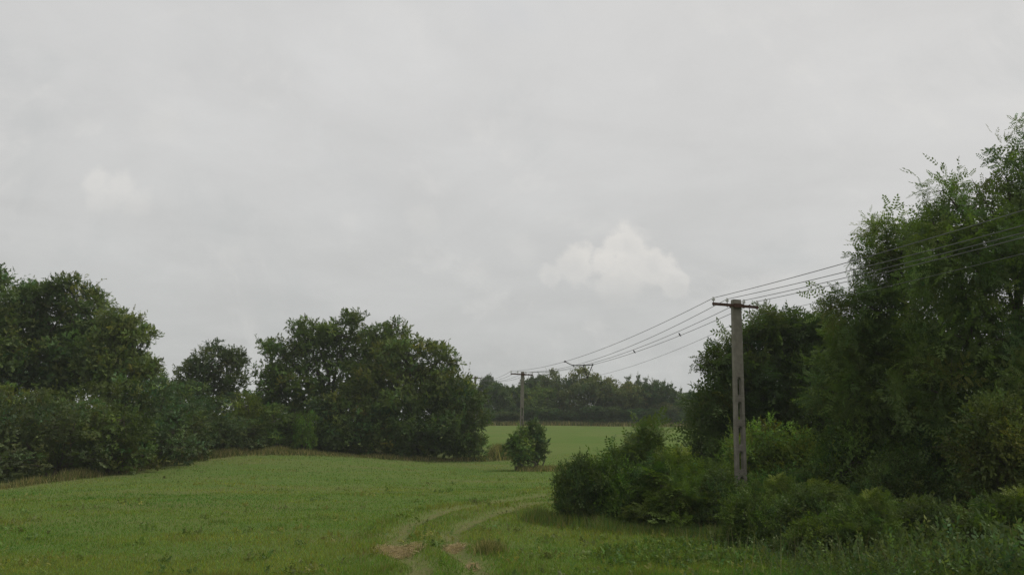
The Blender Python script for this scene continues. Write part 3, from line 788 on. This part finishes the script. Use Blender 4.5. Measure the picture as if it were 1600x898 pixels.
    shrub('far_round', 700, 160, 60, 606, 'far tree mostly hidden behind the right end of the middle grove', (0.85, 0.95, 0.9), **T)
    for i, (px, top, w, q) in enumerate([(984, 591, 15, 'first poplar from the left in the row behind the far wood'), (999, 589, 15, 'second poplar from the left in the row behind the far wood'), (1012, 593, 14, 'third poplar from the left in the row behind the far wood'),
                                  (1026, 596, 15, 'fourth poplar from the left in the row behind the far wood'), (1039, 598, 14, 'fifth poplar from the left in the row behind the far wood'), (1051, 602, 13, 'sixth poplar from the left in the row behind the far wood'), (1066, 609, 10, 'lowest and rightmost poplar in the row behind the far wood')]):
        shrub('poplar', px, 205 + 2 * i, w, top, q, (0.9, 0.95, 1.0), 'poplars behind the far wood', name='poplar_tree', cat='tree', part='crown')
    # low bushes along the edge of the far wood
    for i, px in enumerate(range(690, 1130, 34)):
        where = ['beneath the dark tree by the middle grove', 'beside the farthest pole', 'left of the far pole', 'left behind the far pole shrubs', 'behind the far pole', 'right of the far pole', 'under the yellowish far tree',
                 'under the tallest far willow', 'under the olive willow', 'under the pale drooping willow', 'beneath the dark rounded tree', 'beside the low grey willow', 'below the light green round tree'][i % 13]
        shrub('far_round', px + random.uniform(-6, 6), 151.5 + random.uniform(0, 1.5), random.uniform(44, 56), random.uniform(632, 645), 'low bush edging the far wood ' + where,
              (random.uniform(0.7, 0.95), random.uniform(0.8, 1.0), random.uniform(0.8, 0.95)), 'bushes edging the far wood')
build_shrubs()

# ------------------------------------------------------------------ poles and wires
P1 = np.array(base_at(1152.5, 30.0)); P2 = np.array(base_at(813.5, 66.0)); P3 = np.array(base_at(742, 104.0))
top1 = at(1150, 470, 30)[2]; top2 = at(817, 581, 66)[2]; top3 = at(742, 588, 104)[2]
DIRW = unit((P2 - P1)[:2]); ARM = np.array((DIRW[1], -DIRW[0])); RZ = math.atan2(ARM[1], ARM[0])
ARM_OFF = [-1.0, -0.44, 0.25, 0.80]
def pole(base, H, label, lean=0.0, arm_tilt=0.0, arm_w=(-1.04, 0.84), w=1.0, slots_from=2.9):
    root = empty('utility_pole', base, RZ)
    root.rotation_euler = (0, lean, RZ)
    wt, wb, dp = 0.170 * w, 0.212 * w, 0.105      # half widths
    mb = MB()
    def hw(z): return wb + (wt - wb) * max(0, z) / H
    slots = []; zt = H - slots_from
    while zt - 0.72 > 0.5:
        slots.append((zt - 0.72, zt)); zt -= 0.905
    slots.sort()
    def slab(z0, z1, fa, fb):   # piece between fraction fa and fb of the width
        a0, b0, a1, b1 = hw(z0) * fa, hw(z0) * fb, hw(z1) * fa, hw(z1) * fb
        mb.add([(a0, -dp, z0), (b0, -dp, z0), (b0, dp, z0), (a0, dp, z0), (a1, -dp, z1), (b1, -dp, z1), (b1, dp, z1), (a1, dp, z1)],
               [(0, 3, 2, 1), (4, 5, 6, 7), (0, 1, 5, 4), (1, 2, 6, 5), (2, 3, 7, 6), (3, 0, 4, 7)])
    z = -0.4; q = 0.42
    for (a, b) in slots:
        slab(z, a, -1, 1)
        slab(a, b, -1, -q); slab(a, b, q, 1)
        for zz, s in ((a, 1), (b, -1)):          # rounded slot ends
            for sx in (-1, 1):
                x0 = hw(zz) * q * sx; cz = 0.09 * s; c = hw(zz) * q * 0.75 * sx
                V = [(x0, -dp + 0.004, zz), (x0 - c, -dp + 0.004, zz), (x0, -dp + 0.004, zz + cz), (x0, dp - 0.004, zz), (x0 - c, dp - 0.004, zz), (x0, dp - 0.004, zz + cz)]
                mb.add(V, [(0, 1, 2), (3, 5, 4), (0, 3, 4, 1), (1, 4, 5, 2), (2, 5, 3, 0)])
        z = b
    slab(z, H, -1, 1)
    sh = mb.build('shaft', CONC, root)
    bv = sh.modifiers.new('edge', 'BEVEL'); bv.width = 0.012; bv.segments = 1; bv.limit_method = 'ANGLE'
    cap = MB(); cap.box((-wt * 0.93, -dp * 0.93, H + 0.002), (wt * 0.93, dp * 0.93, H + 0.05)); cap.build('pole_cap', CONC, root)
    za = H - 0.20
    def az(x): return za + x * math.tan(arm_tilt)
    def beam(y0, y1):
        m = MB(); x0, x1 = arm_w
        V = [(x, y, az(x) + s) for x in (x0, x1) for y in (y0, y1) for s in (-0.05, 0.05)]
        m.add(V, [(0, 1, 3, 2), (4, 6, 7, 5), (0, 4, 5, 1), (2, 3, 7, 6), (1, 5, 7, 3), (0, 2, 6, 4)])
        return m
    arm = beam(-dp - 0.075, -dp - 0.005).build('crossarm', RUST, root)
    cl = MB(); cl.box((-wt - 0.03, -dp - 0.10, za - 0.075), (wt + 0.03, -dp - 0.078, za + 0.075)); cl.box((-wt - 0.03, dp + 0.005, za - 0.06), (wt + 0.03, dp + 0.03, za + 0.06))
    for s in (-1, 1): cl.tube([(s * (wt + 0.02), -dp - 0.12, za), (s * (wt + 0.02), dp + 0.06, za)], 0.012, 6)
    cl.build('arm_clamp', RUST, root)
    pts = []
    def insul(x, zb, down=False):
        y = -dp - 0.04; s = -1 if down else 1
        ins = MB()
        prof = [(0.03, 0.0), (0.062, 0.01), (0.065, 0.035), (0.045, 0.05), (0.058, 0.06), (0.055, 0.085), (0.032, 0.10), (0.042, 0.112), (0.04, 0.135), (0.018, 0.15)]
        pp = [(r, h * s) for r, h in prof]
        if down: pp = pp[::-1]
        st = 0.22 if down else 0.07
        ins.lathe((x, y, zb + s * st), pp, 10)
        i = ins.build('insulator', PORC, root, True)
        pin = MB(); pin.tube([(x, y, zb - s * 0.14), (x, y, zb + s * (st + 0.02))], 0.013, 6); pin.tube([(x, y, zb - s * 0.115), (x, y, zb - s * 0.09)], 0.026, 6)
        pin.build('pin', RUST, i)
        return (x, y, zb + s * (st + 0.105))
    for x in ARM_OFF: pts.append(insul(x, az(x) + 0.05))
    pts.append(insul(0.47, az(0.47) - 0.05, True))
    tag(root, label, 'utility pole', 'concrete poles carrying the wires')
    bpy.context.view_layer.update()
    return root, [np.array(root.matrix_world @ Vector(p)) for p in pts]
R1, W1 = pole(P1, top1 - P1[2], 'near tall weathered concrete pole with slotted shaft rising from the right thicket', R(1.5), R(-1.0))
R2, W2 = pole(P2, top2 - P2[2], 'smaller slotted concrete pole across the meadow with two shrubs at its foot', R(1.3), R(-1.0), w=0.72)
R3, W3 = pole(P3, top3 - P3[2], 'farthest tiny concrete pole against the wood beside the middle grove', 0, 0, w=0.72)

def build_wires():
    # previous support stands behind the viewer, out of the picture
    names = ['top wire, fixed to the left end of the near crossarm', 'second wire from the top, beside the left of the near pole head', 'third wire from the top, passing right of the near pole head',
             'fourth wire from the top, on the right end of the near crossarm, with birds', 'lowest thin wire hanging from the insulator below the near crossarm']
    exit_px = [(1600, 324), (1600, 349.5), (1600, 360.5), (1600, 369.5), (1600, 394)]
    sag12 = [0.63, 0.85, 0.78, 0.72, 0.95]
    mid = {}
    for i in range(5):
        a = W1[i]; b = W2[i]; c = W3[i]; pts = []
        back = a + np.array((*(-DIRW * 33.0), 0.0))
        # depth where the wire crosses the picture edge, height read there
        t = 0.0
        for _ in range(200):
            p = a + (back - a) * t
            e = (p[0]) / (p[1] * cp + (p[2] - CAM_Z) * sp_) * F + CX
            if e >= 1600: break
            t += 0.005
        ze = at(1600, exit_px[i][1], p[1])[2]
        # parabola z = a + s*t + k*t^2 with a fixed curvature, through the edge point
        k = 1.5
        s = (ze - a[2] - k * t * t) / t
        for q in np.linspace(1.0, 0.0, 24, endpoint=False):
            w = a + (back - a) * q; w[2] = a[2] + s * q + k * q * q
            pts.append(w)
        for q in np.linspace(0, 1, 40, endpoint=False):
            w = a + (b - a) * q; w[2] -= 4 * sag12[i] * q * (1 - q); pts.append(w)
        for q in np.linspace(0, 1, 16):
            w = b + (c - b) * q; w[2] -= 4 * 0.7 * q * (1 - q); pts.append(w)
        mb = MB(); mb.tube(pts, 0.011 if i < 4 else 0.007, 5)
        o = mb.build('overhead_wire', WIRE, None, True)
        tag(o, names[i], 'wire', 'overhead wires')
        mid[i] = lambda q, a=a, b=b, i=i: a + (b - a) * q - np.array((0, 0, 4 * sag12[i] * q * (1 - q)))
    # spreader bar clamped across the wires in mid-span
    q = 0.56
    k = [mid[i](q) for i in range(5)]
    root = empty('wire_spreader', k[1])
    o = np.array(k[1])
    b = MB(); b.tube([k[0] - o, k[1] - o + (k[0] - k[1]) * 0.45 + np.array((0, 0, -0.02)), k[1] - o, k[2] - o, k[3] - o], 0.028, 6); b.build('spreader_bar', STEEL, root)
    for s in (2, 3):
        br = MB(); st = k[s] - o if s == 3 else (k[1] + (k[2] - k[1]) * 0.9) - o
        br.tube([st, k[4] - o], 0.026, 6); br.build('strut', STEEL, root)
    for i in range(5):
        c = MB(); c.tube([k[i] - o - np.array((*DIRW * 0.07, 0)), k[i] - o + np.array((*DIRW * 0.07, 0))], 0.055, 8); c.build('wire_clamp', STEEL, root)
    tag(root, 'dark spreader bar with a V strut clamped across the wires', 'spreader')
    # two small birds on the fourth wire
    for pxb, lab in ((991, 'small dark bird perched on the wire nearer the spreader'), (1062, 'small dark bird perched on the wire nearer the near pole')):
        lo, hi = 0.0, 1.0
        for _ in range(40):
            mq = (lo + hi) / 2; p = mid[3](mq)
            e = p[0] / (p[1] * cp + (p[2] - CAM_Z) * sp_) * F + CX
            if e > pxb: lo = mq
            else: hi = mq
        p = mid[3](lo)
        root = empty('bird', p); root.scale = (0.85, 0.85, 0.85)
        body = MB()
        prof = [(-0.135, 0.006, -0.055), (-0.09, 0.014, -0.025), (-0.05, 0.03, 0.012), (-0.01, 0.042, 0.05), (0.02, 0.04, 0.082), (0.038, 0.027, 0.108), (0.05, 0.029, 0.128), (0.06, 0.022, 0.143), (0.066, 0.006, 0.15)]
        ax = np.array((-0.8, -0.6, 0))
        body.tube([ax * a_ + np.array((0, 0, h)) for a_, r_, h in prof], [r_ for a_, r_, h in prof], 10)
        body.build('body', FEATHER, root, True)
        bk = MB(); bk.tube([ax * 0.07 + np.array((0, 0, 0.133)), ax * 0.10 + np.array((0, 0, 0.128))], [0.008, 0.001], 6); bk.build('beak', STEEL, root)
        for s in (-1, 1):
            lg = MB(); sd = np.array((0.6, -0.8, 0)) * 0.014 * s
            lg.tube([sd + np.array((0, 0, 0.03)), sd + np.array((0, 0, 0.008))], 0.004, 5); lg.build('leg', STEEL, root)
        tag(root, lab, 'bird', 'birds on the wire')
build_wires()

# ------------------------------------------------------------------ grass and weeds
def blades(name, x, y, h, w, col, mat, lean=0.35, label=None, tri=True, r=rng, zoff=-0.01):
    n = len(x); z = terrain(x, y) + zoff
    a = r.uniform(0, 2 * math.pi, n); l = r.normal(0, lean, (n, 2)) * h[:, None]
    b = np.stack([x, y, z], 1)
    s = np.stack([np.cos(a), np.sin(a), np.zeros(n)], 1) * (w * 0.5)[:, None]
    tip = b + np.stack([l[:, 0], l[:, 1], h], 1)
    V = np.stack([b - s, b + s, tip], 1).reshape(-1, 3)
    me = mesh_np(name, V, np.arange(3 * n).reshape(-1, 3), mat, np.repeat(col, 3, 0))
    o = link(name, me); tag(o, label, kind='stuff')
    return o
def in_view(n, y0, y1, p=2.0, pad=0.05, r=rng):
    """points spread about evenly over the picture between distances y0 and y1"""
    u = r.random(n); y = 1.0 / (1.0 / y0 + (1.0 / y1 - 1.0 / y0) * u)
    x = (r.random(n) * 2 - 1) * (0.66 + pad) * y
    return x, y
STRAW = [(*ground_hit(624, 861), 0.62, 0.42), (*ground_hit(709, 855), 0.30, 0.34), (*ground_hit(738, 888), 0.14, 0.25)]
def straw_mask(x, y):
    m = np.zeros(x.shape)
    for sx, sy, rx, ry in STRAW: m = np.maximum(m, 1.25 - np.sqrt(((x - sx) / rx) ** 2 + ((y - sy) / (ry * 2)) ** 2))
    return m
def build_grass():
    x, y = in_view(330000, 16.5, 82)
    dt = np.minimum(dist_path(x, y, RUT_L), dist_path(x, y, RUT_R))
    # keep clear of the ruts, the straw patches and the shaded thickets
    hl = np.interp(x, HEDGE_LINE[:, 0], HEDGE_LINE[:, 1]); 
    keep = (rng.random(len(x)) < np.clip((dt - 0.08) / 0.35, 0.40, 1)) & ((x > 1.0) | (y < hl + 0.5)) & (straw_mask(x, y) < 0.45 + 0.3 * rng.random(len(x)))
    keep &= ~((x > 6.5) & (y > 21 + rng.random(len(x)) * 2) & (y < 42))
    x, y, dt = x[keep], y[keep], dt[keep]; n = len(x)
    # colour and height patches from fractal noise on a coarse lattice
    LX = np.linspace(-62, 62, 250); LY = np.linspace(15, 85, 170)
    def lattice(sc, ox, sx):
        G = np.array([[mnoise.fractal(Vector((a * sx * sc + ox, b * sc, ox)), 1.0, 2.0, 4) for a in LX] for b in LY])
        fx = np.clip((x - LX[0]) / (LX[1] - LX[0]), 0, 248.99); fy = np.clip((y - LY[0]) / (LY[1] - LY[0]), 0, 168.99)
        ix, iy = fx.astype(int), fy.astype(int); ax, ay = fx - ix, fy - iy
        return G[iy, ix] * (1 - ax) * (1 - ay) + G[iy, ix + 1] * ax * (1 - ay) + G[iy + 1, ix] * (1 - ax) * ay + G[iy + 1, ix + 1] * ax * ay
    broad = lattice(0.10, 3.0, 0.6); patch = lattice(0.45, 11.0, 0.6); tuft = lattice(1.1, 23.0, 0.8)
    h = (0.07 + 0.035 * np.clip(patch, -1, 1) + 0.16 * np.clip(tuft - 0.3, 0, 1)) * rng.uniform(0.6, 1.4, n) * (1 + np.clip(y - 30, 0, 50) * 0.006); h = np.clip(h, 0.03, 0.32)
    rough = np.exp(-((dt - 0.9) / 0.5) ** 2) * (y < 45); h *= 1 + 0.5 * rough
    h *= 1 + 0.5 * np.clip((x - 0.8) / 2.0, 0, 1) * (y < 30)
    w = 0.012 * (y / 17) ** 0.95 * rng.uniform(0.8, 1.5, n)
    c = tint_of((0.143, 0.216, 0.040), n, rng, 0.22, 0.18)
    k = np.clip(broad * 1.3 + patch * 0.9, -1, 1)
    c[:, 0] *= 1 + 0.55 * k; c[:, 1] *= 1 + 0.20 * k; c[:, 2] *= 1 + 0.35 * k
    c *= (1 - 0.45 * np.clip(tuft - 0.1, 0, 1))[:, None]
    yel = (tuft + 0.6 * patch > 0.62) & (rng.random(n) < 0.5); c[yel] = np.array((0.19, 0.20, 0.05)) * rng.uniform(0.75, 1.15, (yel.sum(), 1))
    pdry = 0.05 + 0.12 * rough + 0.25 * np.clip(broad - 0.1, 0, 0.8)
    dry = rng.random(n) < pdry; c[dry] = np.array((0.22, 0.185, 0.09)) * rng.uniform(0.7, 1.2, (dry.sum(), 1))
    blades('grass', x, y, h, w, c, BLADE, 0.45, 'short mown grass covering the near meadow')
    # straw patches lying on the track
    X = []; Y = []
    for sx, sy, rx, ry in STRAW:
        m = int(3800 * rx * ry / 0.26)
        a = rng.random(m) * 6.283; q = np.sqrt(rng.random(m)) * rng.uniform(0.75, 1.15, m)
        X.append(sx + rx * q * np.cos(a)); Y.append(sy + 2 * ry * q * np.sin(a))
    X = np.concatenate(X); Y = np.concatenate(Y); n = len(X)
    c = np.array((0.36, 0.29, 0.18)) * np.exp(rng.normal(0, 0.25, (n, 1)))
    blades('dry_straw', X, Y, rng.uniform(0.01, 0.04, n), rng.uniform(0.015, 0.03, n), c, DRY, 3.0, 'pale dry straw patches lying beside the wheel ruts', zoff=0.02)
    # tan tall grass at the feet of the hedges
    X = []; Y = []; H = []
    Lp = smooth_path(HEDGE_LINE, 400)
    i = rng.integers(0, 400, 26000); off = rng.normal(-0.9, 0.9, 26000)
    X.append(Lp[i, 0] + rng.normal(0, 0.3, 26000)); Y.append(Lp[i, 1] + off)
    nz = np.array([mnoise.fractal(Vector((q * 0.045, 7.7, 0)), 1.0, 2.0, 4) for q in range(400)])
    nz += 0.9 * np.exp(-((np.arange(400) - 210) / 34.0) ** 2)
    cl = np.clip(0.36 + 0.8 * nz[i], 0.08, 1)
    H.append(cl * rng.uniform(0.25, 0.75, 26000))
    m = 9000; X.append(rng.uniform(-25, 45, m)); Y.append(149.6 + rng.normal(0, 0.7, m)); H.append(rng.uniform(0.4, 1.0, m))
    m = 5200; cx, cy = gxy(782, 79); X.append(cx + rng.normal(0, 0.75, m)); Y.append(cy + rng.normal(0, 0.9, m)); H.append(rng.uniform(0.4, 1.6, m) * np.exp(-((X[-1] - cx) / 1.3) ** 2))
    cx, cy = gxy(848, 65); m = 5000; X.append(cx + rng.uniform(-2.2, 3.6, m)); Y.append(cy + rng.normal(0, 0.8, m)); H.append(rng.uniform(0.15, 0.5, m))
    m = 1500; cx, cy = ground_hit(766, 868); X.append(cx + rng.normal(0, 0.16, m)); Y.append(cy + rng.normal(0, 0.3, m)); H.append(rng.uniform(0.1, 0.3, m))
    m = 1200; cx, cy = gxy(1092, 74); X.append(cx + rng.normal(0, 0.9, m)); Y.append(cy + rng.normal(0, 2, m)); H.append(rng.uniform(0.2, 0.7, m))
    X = np.concatenate(X); Y = np.concatenate(Y); H = np.concatenate(H); n = len(X)
    w = np.clip(0.0009 * Y, 0.012, 0.14)
    c = np.array((0.28, 0.235, 0.115)) * np.exp(rng.normal(0, 0.25, (n, 1))); gr = rng.random(n) < 0.5; c[gr] = np.array((0.10, 0.125, 0.042)) * np.exp(rng.normal(0, 0.2, (gr.sum(), 1)))
    blades('dry_grass', X, Y, H, w, c, DRY, 0.3, 'tan dry grass fringing the thickets and the far wood')
    Lq = smooth_path([(0.8, 28.2), (1.4, 27.0), (3.5, 25.9), (5.5, 25.2), (7.5, 23.8), (9.5, 22.2)], 200)
    i = rng.integers(0, 200, 13000); X = Lq[i, 0] + rng.normal(0, 0.25, 13000); Y = Lq[i, 1] + rng.normal(-0.1, 0.45, 13000)
    nz = np.array([mnoise.fractal(Vector((q * 0.07, 2.7, 0)), 1.0, 2.0, 4) for q in range(200)])
    H = rng.uniform(0.12, 0.6, 13000) * np.clip(0.7 + 0.6 * nz[i], 0.25, 1.2)
    c = tint_of((0.115, 0.165, 0.045), 13000, rng, 0.25, 0.25); dr = rng.random(13000) < 0.15; c[dr] = (0.23, 0.19, 0.10)
    blades('rough_grass', X, Y, H, np.full(13000, 0.02), c, BLADE, 0.35, 'rough uncut grass skirting the foot of the right thicket')
    # bright herbs before the right thicket
    hb = [tmpl_twig(60 + s, 7, 0.14, 0.075, 0.045, 1.2, 0.4) for s in range(4)]
    m = 14000
    gx = rng.uniform(-0.5, 8.0, m); gy = rng.uniform(16.5, 25.5, m)
    dens = np.exp(-(((gx - 4.0) / 1.9) ** 2 + ((gy - 20.6 - 0.2 * (gx - 4)) / 2.0) ** 2)) + 0.42 * np.array([mnoise.fractal(Vector((a * 0.8, b * 0.8, 4)), 1.0, 2.0, 4) for a, b in zip(gx, gy)])
    kp = dens > 0.32 + 0.3 * rng.random(m); gx, gy = gx[kp], gy[kp]; m = len(gx)
    V, own = place(hb, np.stack([gx, gy, terrain(gx, gy) + rng.uniform(0.0, 0.14, m)], 1), unit(rng.normal(0, 0.55, (m, 3)) + np.array((0, 0, 0.9))), rng.uniform(0.6, 1.15, m), 0.6)
    c = tint_of((0.115, 0.175, 0.036), m, rng, 0.2, 0.15)[own]
    tag(link('low_herbs', mesh_np('low_herbs', V, np.arange(len(V)).reshape(-1, 4), LEAF, c)), 'bright green low herbs before the right thicket', kind='stuff')
    k = 300; ax, ay = in_view(k, 17, 62)
    ok = (ax < 5.5) & (ay < np.interp(ax, HEDGE_LINE[:, 0], HEDGE_LINE[:, 1]) - 1) & (np.minimum(dist_path(ax, ay, RUT_L), dist_path(ax, ay, RUT_R)) > 0.3); ax, ay = ax[ok], ay[ok]; k = len(ax)
    ci = np.repeat(np.arange(k), 10); rad = rng.uniform(0.06, 0.42, k)[ci]
    gx = ax[ci] + rng.normal(0, 1, len(ci)) * rad; gy = ay[ci] + rng.normal(0, 1, len(ci)) * rad; m = len(gx)
    V, own = place(hb, np.stack([gx, gy, terrain(gx, gy) + rng.uniform(0.0, 0.05, m)], 1), unit(rng.normal(0, 0.6, (m, 3)) + np.array((0, 0, 0.7))), rng.uniform(0.6, 1.1, m), 0.6)
    kinds = np.array([(0.10, 0.155, 0.036), (0.14, 0.19, 0.04), (0.20, 0.20, 0.05), (0.13, 0.15, 0.05), (0.10, 0.165, 0.04)])[rng.integers(0, 5, k)][ci]
    c = (kinds * np.exp(rng.normal(0, 0.2, (m, 1))))[own]
    tag(link('meadow_weeds', mesh_np('meadow_weeds', V, np.arange(len(V)).reshape(-1, 4), LEAF, c)), 'scattered tufts of broad-leaved weeds in the mown meadow', kind='stuff')
    # rank weeds filling the lower right corner
    wd = [tmpl_twig(70 + s, 12, 0.5, 0.12, 0.062, 1.3, 0.5) for s in range(5)]
    m = 4800
    gx = rng.uniform(3.5, 17, m); gy = rng.uniform(15.8, 25, m)
    edge = 5.6 + 0.9 * np.array([mnoise.fractal(Vector((b * 0.7, a * 0.25, 9)), 1.0, 2.0, 3) for a, b in zip(gx, gy)]) + rng.normal(0, 0.35, m)
    kp = gx > edge; gx, gy = gx[kp], gy[kp]; m = len(gx)
    lift = np.clip((gx - 5.5) * 0.11, 0, 0.75) * rng.random(m)
    V, own = place(wd, np.stack([gx, gy, terrain(gx, gy) + lift], 1), unit(rng.normal(0, 0.3, (m, 3)) + np.array((0, 0, 1.0))), (0.45 + 0.75 * rng.random(m)) * np.clip(0.5 + (gx - 5) * 0.12, 0.5, 1.15), 0.8)
    c = tint_of((0.080, 0.118, 0.036), m, rng, 0.26, 0.14)[own]
    tag(link('tall_weeds', mesh_np('tall_weeds', V, np.arange(len(V)).reshape(-1, 4), LEAF, c)), 'rank green weeds filling the lower right corner', kind='stuff')
    m = 170; X = rng.uniform(4.6, 15, m); Y = rng.uniform(16.8, 23.5, m)
    c = np.array((0.20, 0.185, 0.12)) * np.exp(rng.normal(0, 0.25, (m, 1)))
    blades('dry_stalks', X, Y, rng.uniform(0.5, 1.35, m), np.full(m, 0.014), c, DRY, 0.22, 'thin pale dry stalks standing among the weeds')
build_grass()

# ------------------------------------------------------------------ haze over the meadow
def build_haze():
    m, t, out = new_mat('haze_air')
    v = N(t, 'ShaderNodeVolumePrincipled')
    v.inputs['Color'].default_value = (0.86, 0.90, 0.92, 1)
    v.inputs['Density'].default_value = 0.0004
    v.inputs['Anisotropy'].default_value = 0.2
    t.links.new(v.outputs[0], out.inputs['Volume'])
    mb = MB(); mb.box((-2700, -450, -3.0), (2700, 2800, 26.0))
    o = mb.build('haze', m)
    tag(o, 'thin summer haze lying over the meadow', kind='stuff')
build_haze()
